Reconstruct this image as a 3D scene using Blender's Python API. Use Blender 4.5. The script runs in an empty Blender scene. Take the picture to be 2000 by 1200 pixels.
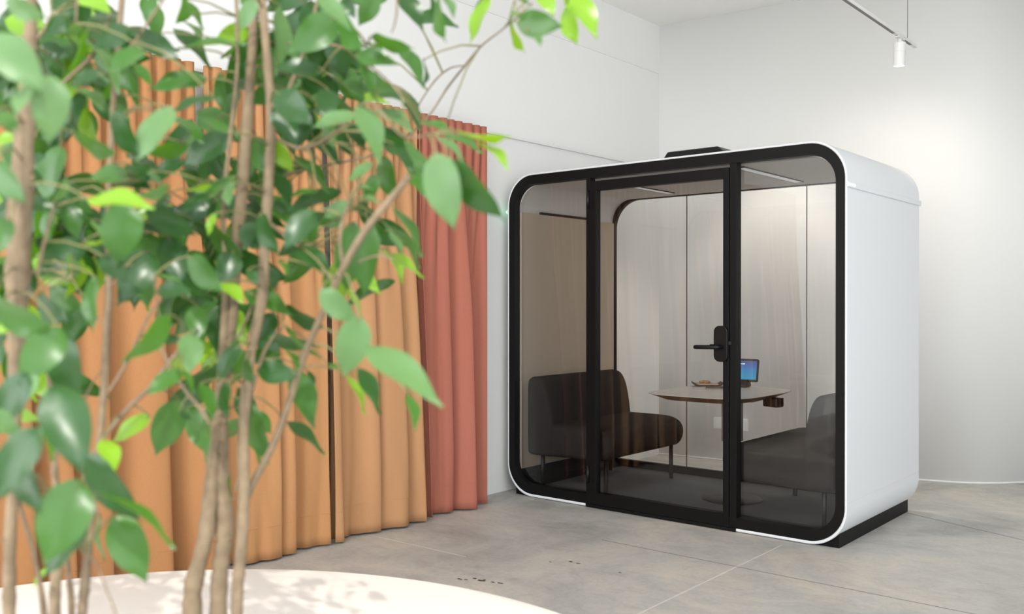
import bpy, bmesh, math, random
from mathutils import Vector, Matrix
random.seed(7)
S = bpy.context.scene
COL = S.collection
PI = math.pi

# ------------------------------------------------------------------ camera
CAM = Vector((4.1093, -4.8669, 1.2981)); YAW, PIT, FPX = -0.698, -0.0033, 1819.2
FW = Vector((math.sin(YAW)*math.cos(PIT), math.cos(YAW)*math.cos(PIT), math.sin(PIT)))
RT = Vector((math.cos(YAW), -math.sin(YAW), 0)); UP = RT.cross(FW)

def at(x, y, d):
    """point seen at pixel (x, y) of the photograph, d metres ahead of the camera"""
    return CAM + (FW + RT*((x-1000)/FPX) - UP*((y-600)/FPX))*d

cd = bpy.data.cameras.new('camera'); cam = bpy.data.objects.new('camera', cd); COL.objects.link(cam)
cam.matrix_world = Matrix.Translation(CAM) @ Matrix((RT, UP, -FW)).transposed().to_4x4()
cd.sensor_width = 36; cd.lens = FPX*36/2000; cd.clip_start = .02; cd.clip_end = 60
cd.dof.use_dof = True; cd.dof.focus_distance = 5.2; cd.dof.aperture_fstop = 3.8
S.camera = cam
S.view_settings.view_transform = 'Standard'; S.view_settings.look = 'None'
S.view_settings.gamma = 1; S.view_settings.exposure = 0.1

# ------------------------------------------------------------------ materials
def srgb(r, g, b):
    f = lambda c: (c/255/12.92) if c/255 <= .04045 else ((c/255+.055)/1.055)**2.4
    return (f(r), f(g), f(b), 1)

def mat(name, col, rough=.5, metal=0, spec=.5, noise=None, bump=None, emit=None):
    m = bpy.data.materials.new(name); m.use_nodes = True
    nt = m.node_tree; b = nt.nodes['Principled BSDF']
    b.inputs['Base Color'].default_value = col; b.inputs['Roughness'].default_value = rough
    b.inputs['Metallic'].default_value = metal; b.inputs['Specular IOR Level'].default_value = spec
    tc = nt.nodes.new('ShaderNodeTexCoord')
    if noise:
        sc, amt = noise
        n = nt.nodes.new('ShaderNodeTexNoise'); n.inputs['Scale'].default_value = sc; n.inputs['Detail'].default_value = 5
        nt.links.new(tc.outputs['Object'], n.inputs['Vector'])
        r = nt.nodes.new('ShaderNodeMix'); r.data_type = 'RGBA'
        r.inputs['A'].default_value = tuple(c*(1-amt) for c in col[:3])+(1,)
        r.inputs['B'].default_value = tuple(min(1, c*(1+amt)) for c in col[:3])+(1,)
        nt.links.new(n.outputs['Fac'], r.inputs['Factor']); nt.links.new(r.outputs['Result'], b.inputs['Base Color'])
    if bump:
        sc, st = bump
        n2 = nt.nodes.new('ShaderNodeTexNoise'); n2.inputs['Scale'].default_value = sc; n2.inputs['Detail'].default_value = 4
        nt.links.new(tc.outputs['Object'], n2.inputs['Vector'])
        bp = nt.nodes.new('ShaderNodeBump'); bp.inputs['Strength'].default_value = st; bp.inputs['Distance'].default_value = .002
        nt.links.new(n2.outputs['Fac'], bp.inputs['Height']); nt.links.new(bp.outputs['Normal'], b.inputs['Normal'])
    if emit:
        b.inputs['Emission Color'].default_value = emit[0]; b.inputs['Emission Strength'].default_value = emit[1]
    return m

def fabric(name, col, amt=.1, scale=700):
    """woven cloth: fine crossed threads with soft slub variation"""
    m = mat(name, col, .9, spec=.15); nt = m.node_tree; b = nt.nodes['Principled BSDF']
    tc = nt.nodes.new('ShaderNodeTexCoord')
    hs = []
    for v in ((scale*.15, scale*.15, scale), (scale, scale, scale*.06)):
        mp = nt.nodes.new('ShaderNodeMapping'); mp.inputs['Scale'].default_value = v
        nt.links.new(tc.outputs['Object'], mp.inputs['Vector'])
        n = nt.nodes.new('ShaderNodeTexNoise'); n.inputs['Scale'].default_value = 1; n.inputs['Detail'].default_value = 2
        nt.links.new(mp.outputs['Vector'], n.inputs['Vector']); hs.append(n)
    ad = nt.nodes.new('ShaderNodeMath'); ad.operation = 'ADD'
    nt.links.new(hs[0].outputs['Fac'], ad.inputs[0]); nt.links.new(hs[1].outputs['Fac'], ad.inputs[1])
    mr = nt.nodes.new('ShaderNodeMapRange'); mr.inputs['From Min'].default_value = .6; mr.inputs['From Max'].default_value = 1.4
    nt.links.new(ad.outputs[0], mr.inputs['Value'])
    r = nt.nodes.new('ShaderNodeMix'); r.data_type = 'RGBA'
    r.inputs['A'].default_value = tuple(c*(1-amt) for c in col[:3])+(1,)
    r.inputs['B'].default_value = tuple(min(1, c*(1+amt)) for c in col[:3])+(1,)
    nt.links.new(mr.outputs['Result'], r.inputs['Factor']); nt.links.new(r.outputs['Result'], b.inputs['Base Color'])
    return m

def glass_mat(name, tint, ior=1.5, mul=1.0):
    m = bpy.data.materials.new(name); m.use_nodes = True; nt = m.node_tree; nt.nodes.clear()
    o = nt.nodes.new('ShaderNodeOutputMaterial'); t = nt.nodes.new('ShaderNodeBsdfTransparent'); t.inputs['Color'].default_value = tint
    g = nt.nodes.new('ShaderNodeBsdfGlossy'); g.inputs['Roughness'].default_value = 0.0
    fr = nt.nodes.new('ShaderNodeFresnel'); fr.inputs['IOR'].default_value = ior
    ml = nt.nodes.new('ShaderNodeMath'); ml.operation = 'MULTIPLY'; ml.inputs[1].default_value = mul
    nt.links.new(fr.outputs[0], ml.inputs[0])
    mx = nt.nodes.new('ShaderNodeMixShader'); nt.links.new(ml.outputs[0], mx.inputs['Fac'])
    nt.links.new(t.outputs[0], mx.inputs[1]); nt.links.new(g.outputs[0], mx.inputs[2]); nt.links.new(mx.outputs[0], o.inputs['Surface'])
    return m

def leaf_mat(name, col, trans, rough=.3):
    m = bpy.data.materials.new(name); m.use_nodes = True; nt = m.node_tree
    b = nt.nodes['Principled BSDF']; o = nt.nodes['Material Output']
    b.inputs['Roughness'].default_value = rough; b.inputs['Specular IOR Level'].default_value = .45
    tc = nt.nodes.new('ShaderNodeTexCoord'); n = nt.nodes.new('ShaderNodeTexNoise')
    n.inputs['Scale'].default_value = 14; n.inputs['Detail'].default_value = 3
    nt.links.new(tc.outputs['Object'], n.inputs['Vector'])
    r = nt.nodes.new('ShaderNodeMix'); r.data_type = 'RGBA'
    r.inputs['A'].default_value = tuple(c*.75 for c in col[:3])+(1,); r.inputs['B'].default_value = tuple(min(1, c*1.25) for c in col[:3])+(1,)
    nt.links.new(n.outputs['Fac'], r.inputs['Factor']); nt.links.new(r.outputs['Result'], b.inputs['Base Color'])
    t = nt.nodes.new('ShaderNodeBsdfTranslucent'); t.inputs['Color'].default_value = trans
    mx = nt.nodes.new('ShaderNodeMixShader'); mx.inputs['Fac'].default_value = .32
    nt.links.new(b.outputs[0], mx.inputs[1]); nt.links.new(t.outputs[0], mx.inputs[2]); nt.links.new(mx.outputs[0], o.inputs['Surface'])
    return m

M = {}
M['wall'] = mat('white_wall_paint', srgb(232, 231, 228), .85, spec=.2, bump=(60, .05))
M['ceiling'] = mat('white_ceiling_paint', srgb(240, 239, 236), .9, spec=.2, bump=(40, .05))
M['shell'] = mat('white_shell_laminate', srgb(228, 230, 232), .42, spec=.4, bump=(200, .02))
M['black'] = mat('black_powder_coat', srgb(13, 12, 12), .5, spec=.18, bump=(500, .08))
M['blackgloss'] = mat('black_plastic', srgb(11, 11, 12), .36, spec=.3, bump=(300, .03))
M['lining'] = mat('grey_felt_lining', srgb(226, 222, 218), .9, spec=.15, noise=(150, .06), bump=(400, .2))
M['panel'] = mat('beige_acoustic_felt', srgb(208, 192, 172), .95, spec=.1, noise=(180, .07), bump=(450, .25))
M['carpet'] = mat('charcoal_carpet', srgb(116, 116, 116), .98, spec=.05, noise=(260, .25), bump=(500, .6))
M['sofa'] = mat('dark_upholstery', srgb(56, 53, 51), .92, spec=.12, noise=(500, .12), bump=(900, .25))
M['leg'] = mat('dark_metal_leg', srgb(40, 38, 37), .45, metal=.3, bump=(300, .03))
M['glass'] = glass_mat('pod_glass', (.985, .98, .972, 1), 1.5, 1.65)
M['tabletop'] = mat('white_table_laminate', srgb(240, 234, 225), .4, noise=(30, .02))
M['wood'] = mat('oak_table_edge', srgb(142, 104, 74), .55, noise=(25, .18))
M['column'] = mat('taupe_table_column', srgb(132, 116, 104), .4, metal=.2, noise=(40, .05))
M['brown'] = mat('brown_plastic', srgb(62, 48, 40), .5, noise=(40, .06))
M['dark'] = mat('dark_rubber', srgb(34, 33, 33), .7, noise=(80, .1))
M['white'] = mat('white_metal', srgb(226, 225, 222), .5, bump=(200, .03))
M['diff'] = mat('frosted_diffuser', srgb(235, 236, 238), .5, bump=(100, .02), emit=((.95, .97, 1, 1), .16))
M['trackslot'] = mat('grey_track_slot', srgb(120, 116, 112), .6, noise=(50, .05))
M['lamp'] = mat('lamp_lens', srgb(255, 250, 240), .4, emit=((1, .96, .88, 1), 14), noise=(20, .01))
M['led'] = mat('status_led', srgb(220, 255, 240), .4, emit=((.62, 1, .82, 1), 3.0), noise=(20, .01))
M['ledgreen'] = mat('status_led_green', srgb(120, 255, 190), .4, emit=((.25, 1, .55, 1), 4.0), noise=(20, .01))
M['planter'] = mat('white_table_lacquer', srgb(214, 209, 203), .55, spec=.3, noise=(6, .015))
M['pot'] = mat('grey_clay_pot', srgb(150, 146, 140), .8, noise=(30, .1), bump=(80, .2))
M['soil'] = mat('potting_soil', srgb(58, 44, 34), .95, noise=(90, .4), bump=(120, .8))
M['bark'] = mat('fig_bark', srgb(112, 97, 78), .85, spec=.2, noise=(45, .55), bump=(140, .7))
M['twig'] = mat('young_twig', srgb(104, 100, 62), .7, noise=(60, .2), bump=(150, .3))
M['dough'] = mat('baked_pretzel', srgb(196, 146, 98), .7, noise=(60, .2), bump=(80, .4))
M['tray'] = mat('wooden_tray', srgb(84, 62, 52), .55, noise=(30, .2))
M['paper'] = mat('tray_liner', srgb(214, 196, 176), .8, noise=(40, .05))
LEAF = [leaf_mat('leaf_dark', srgb(32, 68, 28), srgb(72, 122, 18)),
        leaf_mat('leaf_mid', srgb(52, 92, 37), srgb(100, 152, 24)),
        leaf_mat('leaf_pale', srgb(84, 117, 72), srgb(108, 150, 58), .4),
        leaf_mat('leaf_young', srgb(106, 148, 36), srgb(168, 206, 40))]

def concrete():
    m = bpy.data.materials.new('polished_concrete'); m.use_nodes = True; nt = m.node_tree; b = nt.nodes['Principled BSDF']
    tc = nt.nodes.new('ShaderNodeTexCoord')
    def noise(sc, det, stretch=(1, 1, 1), rough=.6, dist=0):
        mp = nt.nodes.new('ShaderNodeMapping'); mp.inputs['Scale'].default_value = stretch
        nt.links.new(tc.outputs['Object'], mp.inputs['Vector'])
        n = nt.nodes.new('ShaderNodeTexNoise'); n.inputs['Scale'].default_value = sc; n.inputs['Detail'].default_value = det
        n.inputs['Roughness'].default_value = rough; n.inputs['Distortion'].default_value = dist
        nt.links.new(mp.outputs['Vector'], n.inputs['Vector']); return n.outputs['Fac']
    def ramp(src, stops):
        r = nt.nodes.new('ShaderNodeValToRGB'); e = r.color_ramp.elements
        e[0].position, e[0].color = stops[0]; e[1].position, e[1].color = stops[-1]
        for p, c in stops[1:-1]:
            k = e.new(p); k.color = c
        nt.links.new(src, r.inputs['Fac']); return r.outputs['Color']
    base = ramp(noise(1.15, 9, (1, 1.15, 1), .66, .9), [(.3, srgb(156, 154, 149)), (.5, srgb(186, 183, 177)), (.68, srgb(206, 197, 184))])
    streak = ramp(noise(3.4, 10, (.9, 1.5, 1), .74, 1.6), [(.36, (.80, .80, .80, 1)), (.54, (1, 1, 1, 1)), (.72, (1.0, .96, .91, 1))])
    mx = nt.nodes.new('ShaderNodeMix'); mx.data_type = 'RGBA'; mx.blend_type = 'MULTIPLY'; mx.inputs['Factor'].default_value = .75
    nt.links.new(base, mx.inputs['A']); nt.links.new(streak, mx.inputs['B'])
    fine = ramp(noise(45, 6), [(.3, (.92, .92, .92, 1)), (.7, (1.04, 1.04, 1.04, 1))])
    m2 = nt.nodes.new('ShaderNodeMix'); m2.data_type = 'RGBA'; m2.blend_type = 'MULTIPLY'; m2.inputs['Factor'].default_value = 1
    nt.links.new(mx.outputs['Result'], m2.inputs['A']); nt.links.new(fine, m2.inputs['B'])
    nt.links.new(m2.outputs['Result'], b.inputs['Base Color'])
    rr_ = nt.nodes.new('ShaderNodeMapRange'); rr_.inputs['To Min'].default_value = .38; rr_.inputs['To Max'].default_value = .62
    nt.links.new(noise(5, 5), rr_.inputs['Value']); nt.links.new(rr_.outputs['Result'], b.inputs['Roughness'])
    b.inputs['Specular IOR Level'].default_value = .35
    return m
M['floor'] = concrete()
M['joint'] = mat('floor_joint_dark', srgb(118, 112, 105), .8, noise=(20, .15))
M['jointlight'] = mat('floor_joint_light', srgb(204, 200, 193), .8, noise=(20, .1))
M['chip'] = mat('dark_floor_stain', srgb(84, 74, 66), .8, noise=(20, .2))

def screen_mat():
    m = bpy.data.materials.new('screen_picture'); m.use_nodes = True; nt = m.node_tree; b = nt.nodes['Principled BSDF']
    tc = nt.nodes.new('ShaderNodeTexCoord'); sp = nt.nodes.new('ShaderNodeSeparateXYZ'); nt.links.new(tc.outputs['Object'], sp.inputs[0])
    mr = nt.nodes.new('ShaderNodeMapRange'); mr.inputs['From Min'].default_value = .02; mr.inputs['From Max'].default_value = .17
    nt.links.new(sp.outputs['Z'], mr.inputs['Value'])
    r = nt.nodes.new('ShaderNodeValToRGB'); e = r.color_ramp.elements
    e[0].position = 0; e[0].color = srgb(20, 150, 190); e[1].position = 1; e[1].color = srgb(84, 74, 100)
    k = e.new(.35); k.color = srgb(28, 132, 196); k = e.new(.7); k.color = srgb(62, 92, 158)
    nt.links.new(mr.outputs['Result'], r.inputs['Fac']); nt.links.new(r.outputs['Color'], b.inputs['Emission Color'])
    b.inputs['Emission Strength'].default_value = .72; b.inputs['Base Color'].default_value = (.01, .01, .012, 1); b.inputs['Roughness'].default_value = .2
    return m
M['screen'] = screen_mat()
M['glyph'] = mat('screen_clock_glow', (1, 1, 1, 1), .5, emit=((1, 1, 1, 1), 1.4), noise=(10, .01))

# ------------------------------------------------------------------ mesh helpers
class MB:
    def __init__(s): s.bm = bmesh.new()
    def box(s, x0, x1, y0, y1, z0, z1, bev=0, seg=2, mi=0, mtx=None):
        b = bmesh.new(); bmesh.ops.create_cube(b, size=1)
        for v in b.verts:
            v.co = Vector(((x0+x1)/2+v.co.x*(x1-x0), (y0+y1)/2+v.co.y*(y1-y0), (z0+z1)/2+v.co.z*(z1-z0)))
        if bev: bmesh.ops.bevel(b, geom=b.edges[:], offset=bev, segments=seg, affect='EDGES', profile=.5)
        return s._merge(b, mi, mtx)
    def _merge(s, b, mi=0, mtx=None):
        vm = {}
        for v in b.verts: vm[v] = s.bm.verts.new(mtx @ v.co if mtx else v.co)
        for f in b.faces:
            try:
                n = s.bm.faces.new([vm[v] for v in f.verts]); n.material_index = mi; n.smooth = f.smooth
            except ValueError: pass
        b.free(); return s
    def ring(s, outer, inner, y0, y1, mi=0):
        """annular prism between two closed (x, z) outlines of equal count, y0..y1"""
        L = [[s.bm.verts.new((x, y, z)) for x, z in pl] for pl, y in ((outer, y0), (outer, y1), (inner, y1), (inner, y0))]
        n = len(outer)
        for a, b in ((0, 1), (1, 2), (2, 3), (3, 0)):
            for i in range(n):
                j = (i+1) % n
                f = s.bm.faces.new((L[a][i], L[a][j], L[b][j], L[b][i])); f.material_index = mi
        return s
    def prism(s, poly, y0, y1, bev=0, seg=2, mi=0, axis='y', mtx=None):
        b = bmesh.new()
        P = (lambda u, w, t: (u, t, w)) if axis == 'y' else ((lambda u, w, t: (u, w, t)) if axis == 'z' else (lambda u, w, t: (t, u, w)))
        A = [b.verts.new(P(u, w, y0)) for u, w in poly]; B = [b.verts.new(P(u, w, y1)) for u, w in poly]
        n = len(poly); b.faces.new(A); b.faces.new(B[::-1])
        for i in range(n): b.faces.new((A[i], B[i], B[(i+1) % n], A[(i+1) % n]))
        bmesh.ops.recalc_face_normals(b, faces=b.faces[:])
        if bev: bmesh.ops.bevel(b, geom=b.edges[:], offset=bev, segments=seg, affect='EDGES', profile=.5)
        return s._merge(b, mi, mtx)
    def tube(s, pts, rad, n=8, mi=0, cap=True):
        pts = [Vector(p) for p in pts]
        if not isinstance(rad, (list, tuple)): rad = [rad]*len(pts)
        rings = []; up = None
        for i, p in enumerate(pts):
            t = (pts[min(i+1, len(pts)-1)]-pts[max(i-1, 0)])
            if t.length < 1e-9: t = Vector((0, 0, 1))
            t.normalize()
            if up is None:
                up = Vector((0, 0, 1)) if abs(t.z) < .9 else Vector((1, 0, 0))
            u = t.cross(up).normalized(); up = u.cross(t).normalized()
            rings.append([s.bm.verts.new(p + (u*math.cos(a)+up*math.sin(a))*rad[i]) for a in [2*PI*k/n for k in range(n)]])
        for a, b in zip(rings, rings[1:]):
            for k in range(n):
                f = s.bm.faces.new((a[k], a[(k+1) % n], b[(k+1) % n], b[k])); f.smooth = True; f.material_index = mi
        if cap:
            for r in (rings[0][::-1], rings[-1]):
                f = s.bm.faces.new(r); f.material_index = mi
        return s
    def lathe(s, prof, c=(0, 0, 0), n=48, mi=0, smooth=True):
        c = Vector(c); R = []
        for r, z in prof:
            R.append([s.bm.verts.new(c+Vector((r*math.cos(2*PI*k/n), r*math.sin(2*PI*k/n), z))) for k in range(n)] if r > 1e-6 else [s.bm.verts.new(c+Vector((0, 0, z)))])
        for a, b in zip(R, R[1:]):
            for k in range(n):
                vs = [a[k % len(a)], a[(k+1) % n % len(a)], b[(k+1) % n % len(b)], b[k % len(b)]]
                vs = list(dict.fromkeys(vs))
                if len(vs) > 2:
                    f = s.bm.faces.new(vs); f.smooth = smooth; f.material_index = mi
        return s
    def build(s, name, mats, parent=None, smooth=False, bevel=0, recalc=True, auto=False, wn=False):
        if recalc: bmesh.ops.recalc_face_normals(s.bm, faces=s.bm.faces[:])
        me = bpy.data.meshes.new(name); s.bm.to_mesh(me); s.bm.free()
        for m in (mats if isinstance(mats, (list, tuple)) else [mats]): me.materials.append(m)
        o = bpy.data.objects.new(name, me); COL.objects.link(o)
        if smooth:
            for p in me.polygons: p.use_smooth = True
        if bevel:
            md = o.modifiers.new('bevel', 'BEVEL'); md.width = bevel; md.segments = 2; md.limit_method = 'ANGLE'; md.angle_limit = math.radians(50)
        if wn:
            md = o.modifiers.new('normals', 'WEIGHTED_NORMAL'); md.weight = 80; md.keep_sharp = False
        if auto:
            me.set_sharp_from_angle(angle=math.radians(35))
        if parent is not None:
            o.parent = parent; o.matrix_parent_inverse = parent.matrix_world.inverted() if parent.type == 'EMPTY' and not parent.parent else Matrix()
        return o

def tag(o, label=None, cat=None, group=None, kind=None):
    if label: o['label'] = label
    if cat: o['category'] = cat
    if group: o['group'] = group
    if kind: o['kind'] = kind
    return o

def empty(name, label, cat, loc=(0, 0, 0), rz=0, group=None):
    e = bpy.data.objects.new(name, None); COL.objects.link(e); e.location = loc; e.rotation_euler = (0, 0, rz)
    e.empty_display_size = .1
    return tag(e, label, cat, group)

def part(mb, name, m, root, local=False, **k):
    """a part whose mesh is in world coordinates unless local"""
    o = mb.build(name, m, None, **k)
    o.parent = root
    if not local:
        p = root; off = Matrix()
        while p is not None:
            off = Matrix.Translation(p.location) @ Matrix.Rotation(p.rotation_euler.z, 4, 'Z') @ off; p = p.parent
        o.matrix_parent_inverse = off.inverted()
    return o

def rr(x0, x1, z0, z1, r, n=12, rb=None):
    pts = []; rb = r if rb is None else rb
    for cx, cz, a0, q in ((x1-r, z1-r, 0, r), (x0+r, z1-r, 90, r), (x0+rb, z0+rb, 180, rb), (x1-rb, z0+rb, 270, rb)):
        for k in range(n+1):
            a = math.radians(a0+90*k/n); pts.append((cx+q*math.cos(a), cz+q*math.sin(a)))
    return pts

# ------------------------------------------------------------------ the room
CZ = 3.69
def poly_prism_z(poly, z0, z1):
    return MB().prism(poly, z0, z1, axis='z')

tag(MB().box(-.5, 7.6, -7.7, 6.2, -.1, 0).build('floor', M['floor']), 'grey polished concrete floor with fine joints', None, None, 'structure')
# ceiling; unseen skylight opening added, sized so the sun beam falls on table and figs
SKX0, SKX1, SKY0, SKY1 = 4.28, 7.2, -7.4, -4.85
c = MB()
c.box(-.3, SKX0, -7.7, 6.2, CZ, CZ+.12); c.box(SKX1, 7.6, -7.7, 6.2, CZ, CZ+.12)
c.box(SKX0, SKX1, SKY1, 6.2, CZ, CZ+.12); c.box(SKX0, SKX1, -7.7, SKY0, CZ, CZ+.12)
tag(c.build('ceiling', M['ceiling']), kind='structure')
tag(MB().box(-.28, -.08, -7.7, 6.2, 0, CZ).build('wall_left', M['wall']), kind='structure')
back = [(-.08, 2.10), (.5, 2.16), (1.2, 2.22), (1.8, 2.27), (2.0, 2.293), (2.12, 2.318), (2.22, 2.349), (2.32, 2.398), (2.4, 2.449), (2.51, 2.553),
        (2.617, 2.68), (2.75, 2.87), (2.9, 3.12), (3.02, 3.4), (3.1, 3.8), (3.14, 4.4), (3.15, 6.2)]
outer = [(x-.0, y+.2) if i < 4 else (x-.12, y+.16) for i, (x, y) in enumerate(back)]
outer[-1] = (2.95, 6.2)
b = MB(); bm = b.bm
vs = [[bm.verts.new((x, y, z)) for x, y in pl] for pl, z in ((back, 0), (back, CZ), (outer, CZ), (outer, 0))]
for k in range(len(back)-1):
    for i in range(4):
        j = (i+1) % 4
        f = bm.faces.new((vs[i][k], vs[i][k+1], vs[j][k+1], vs[j][k])); f.smooth = i == 0
tag(b.build('wall_back', M['wall']), kind='structure')
b = MB(); bm = b.bm
off = [(x, y-.006) if i < 5 else (x+.004, y-.004) for i, (x, y) in enumerate(back)]
vs = [[bm.verts.new((x, y, z)) for x, y in pl] for pl, z in ((off, 0), (off, .014), (back, .014), (back, 0))]
for k in range(len(back)-1):
    for i in range(4):
        j = (i+1) % 4
        f = bm.faces.new((vs[i][k], vs[i][k+1], vs[j][k+1], vs[j][k])); f.smooth = True
tag(b.build('baseboard_back', M['white']), kind='structure')
w = MB(); w.box(7.4, 7.6, -7.7, 6.2, 0, .5); w.box(7.4, 7.6, -7.7, 6.2, 3.3, CZ); w.box(7.4, 7.6, -7.7, -6.9, .5, 3.3); w.box(7.4, 7.6, 2.2, 6.2, .5, 3.3); w.box(7.4, 7.6, -2.6, -2.3, .5, 3.3)
tag(w.build('wall_right', M['wall']), kind='structure')
w = MB(); w.box(-.3, 7.6, -7.7, -7.5, 0, .5); w.box(-.3, 7.6, -7.7, -7.5, 3.3, CZ); w.box(-.3, 1.0, -7.7, -7.5, .5, 3.3); w.box(6.6, 7.6, -7.7, -7.5, .5, 3.3); w.box(3.6, 4.0, -7.7, -7.5, .5, 3.3)
tag(w.build('wall_front', M['wall']), kind='structure')
tag(MB().box(2.9, 7.6, 6.0, 6.2, 0, CZ).build('wall_far', M['wall']), kind='structure')
# thin ledge high on the left wall and floor joints
tag(MB().box(-.08, -.072, -7.5, 2.09, 3.278, 3.29).build('trim_1', M['wall']), kind='structure')
def strip(name, p, q, w_, m):
    p, q = Vector((*p, 0)), Vector((*q, 0)); d = (q-p).normalized(); n = Vector((-d.y, d.x, 0))*w_/2
    b = MB(); vs = [b.bm.verts.new(v + Vector((0, 0, zz))) for zz in (-.004, .0008) for v in (p-n, q-n, q+n, p+n)]
    for f in ((0, 1, 2, 3), (4, 7, 6, 5), (0, 4, 5, 1), (1, 5, 6, 2), (2, 6, 7, 3), (3, 7, 4, 0)): b.bm.faces.new([vs[i] for i in f])
    return tag(b.build(name, m), kind='structure')
strip('trim_2', (1.98, 1.25), (4.6, .21), .006, M['joint'])
strip('trim_3', (1.2, -.63), (5.5, -.66), .005, M['joint'])
strip('trim_4', (2.012, -1.7), (2.003, -.1), .008, M['jointlight'])
strip('trim_5', (.02, -1.38), (.86, -1.36), .004, M['jointlight'])
b = MB()
for x, y, r in ((1.10, -1.665, .016), (1.129, -1.653, .011), (1.15, -1.612, .012), (1.195, -1.619, .02), (1.20, -1.60, .01), (1.253, -1.602, .012), (1.289, -1.592, .015), (1.327, -1.09, .012), (1.373, -1.092, .012), (1.62, -1.09, .010), (1.25, -1.16, .009)):
    ph = random.random()*6
    ring_ = [b.bm.verts.new((x+r*(1+.35*math.sin(3*a+ph))*math.cos(a), y+.6*r*(1+.3*math.sin(2*a+ph))*math.sin(a), .0009)) for a in [2*PI*k/10 for k in range(10)]]
    b.bm.faces.new(ring_)
tag(b.build('trim_6', M['chip']), 'dark paint flecks on the concrete floor', kind='structure')

# ------------------------------------------------------------------ curtain track and curtains
tr = empty('curtain_track', 'slim white curtain track fixed along the left wall above the curtains', 'curtain track', (-.06, -1.5, 2.46))
part(MB().box(-.08, -.055, -5.2, 1.72, 2.452, 2.468), 'rail', M['white'], tr)
part(MB().box(-.08, -.074, .60, .606, 2.468, 2.488), 'bracket', M['white'], tr)

def curtain(name, y0, y1, cols, label, seed, xtop=.035, xbot=.1, ztop=2.462, swing=(0, 0), nfold=None, amp=.05, ny=170):
    rnd = random.Random(seed)
    nz = 44
    L = y1-y0
    ktop = max(3, round(L/.082)); kbot = nfold or max(2, round(L/.21))
    ph = [rnd.uniform(-.5, .5) for _ in range(60)]
    def warp(u, k, o):                                   # uneven fold spacing
        return u*k + .22*math.sin(2*PI*u*1.3+ph[o]*5)+.16*math.sin(2*PI*u*3.1+ph[o+1]*6)
    bm = bmesh.new(); grid = []
    for j in range(nz+1):
        t = j/nz; z = ztop*(1-t)+.012*t                 # t 0 top .. 1 bottom
        row = []
        s = t*t*(3-2*t)
        for i in range(ny+1):
            u = i/ny
            wb = warp(u, kbot, 2); wt = u*ktop+.12*math.sin(2*PI*u*2.2+ph[0]*6)
            cb = math.cos(2*PI*wb); ct = math.cos(2*PI*wt)
            fi = int(wb) % 40
            ab = amp*(1+.38*math.sin(2*PI*u*1.55+ph[9]*6)+.2*math.sin(2*PI*u*.7+ph[12]*6))
            xb = ab*(abs(cb)**.8)*(1 if cb > 0 else -1)
            blend = min(1, t/.55); blend = blend*blend*(3-2*blend)
            x = xtop*(1-s)+xbot*s + (.021*ct)*(1-blend)*(1 if t > .035 else .8) + xb*blend*(.55+.45*t)
            yb = (.80*xb+.010*math.sin(4*PI*wb+.5))*blend*(.6+.4*t); yt = (.010*ct+.008*math.sin(4*PI*wt))*(1-blend)
            y = y0+L*(.02+.96*u) + yb*min(1, u*6+.25) + yt + (swing[0]*(1-u)+swing[1]*u)*s
            zz = z
            if t > .85:                                  # break of the cloth near the floor
                x += .012*math.sin(2*PI*(u*kbot*2.3+ph[5]))*((t-.85)/.15)
            row.append(bm.verts.new((x, y, zz)))
        grid.append(row)
    for j in range(nz):
        for i in range(ny):
            f = bm.faces.new((grid[j][i], grid[j][i+1], grid[j+1][i+1], grid[j+1][i])); f.smooth = True
    me = bpy.data.meshes.new(name); bm.to_mesh(me)
    hem = bmesh.new(); hv = []
    for j in (nz-3, nz-2):
        hv.append([hem.verts.new(v.co+Vector((.0016, 0, 0))) for v in grid[j]])
    for a in hv[1]: a.co.z = hv[0][0].co.z-.004
    for i in range(ny): hem.faces.new((hv[0][i], hv[0][i+1], hv[1][i+1], hv[1][i])).smooth = True
    hme = bpy.data.meshes.new('hem'); hem.to_mesh(hme); hem.free(); bm.free()
    me.materials.append(cols)
    o = bpy.data.objects.new(name, me); COL.objects.link(o)
    sd = o.modifiers.new('cloth', 'SOLIDIFY'); sd.thickness = .0025
    tag(o, label, 'curtain', 'curtains along the left wall')
    hme.materials.append(cols); h = bpy.data.objects.new('hem', hme); COL.objects.link(h); h.parent = o
    h.modifiers.new('cloth', 'SOLIDIFY').thickness = .001
    return o
FT = fabric('terracotta_pink_curtain_cloth', srgb(172, 106, 88), .07)
FO = fabric('ochre_curtain_cloth', srgb(184, 137, 97), .07)
FA = fabric('amber_curtain_cloth', srgb(184, 134, 90), .07)
FR = fabric('rust_orange_curtain_cloth', srgb(172, 122, 80), .08)
curtain('curtain', -.93, -.285, FT, 'terracotta pink curtain at the end nearest the meeting pod', 11, xtop=.03, xbot=.10, swing=(.02, -.10), nfold=3)
curtain('curtain', -1.63, -.915, FO, 'ochre curtain hanging directly left of the terracotta pink one', 23, xtop=.04, xbot=.125, swing=(-.03, .01), nfold=3, amp=.055)
curtain('curtain', -2.37, -1.65, FA, 'amber curtain second along from the pink one, behind the middle fig stems', 35, xtop=.04, xbot=.11, swing=(0, -.05), nfold=3, amp=.058)
curtain('curtain', -4.6, -2.385, FR, 'rust orange curtain at the left edge of the photo behind the left fig', 47, xtop=.04, xbot=.125, swing=(0, -.01), nfold=9, amp=.082, ny=420)

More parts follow.
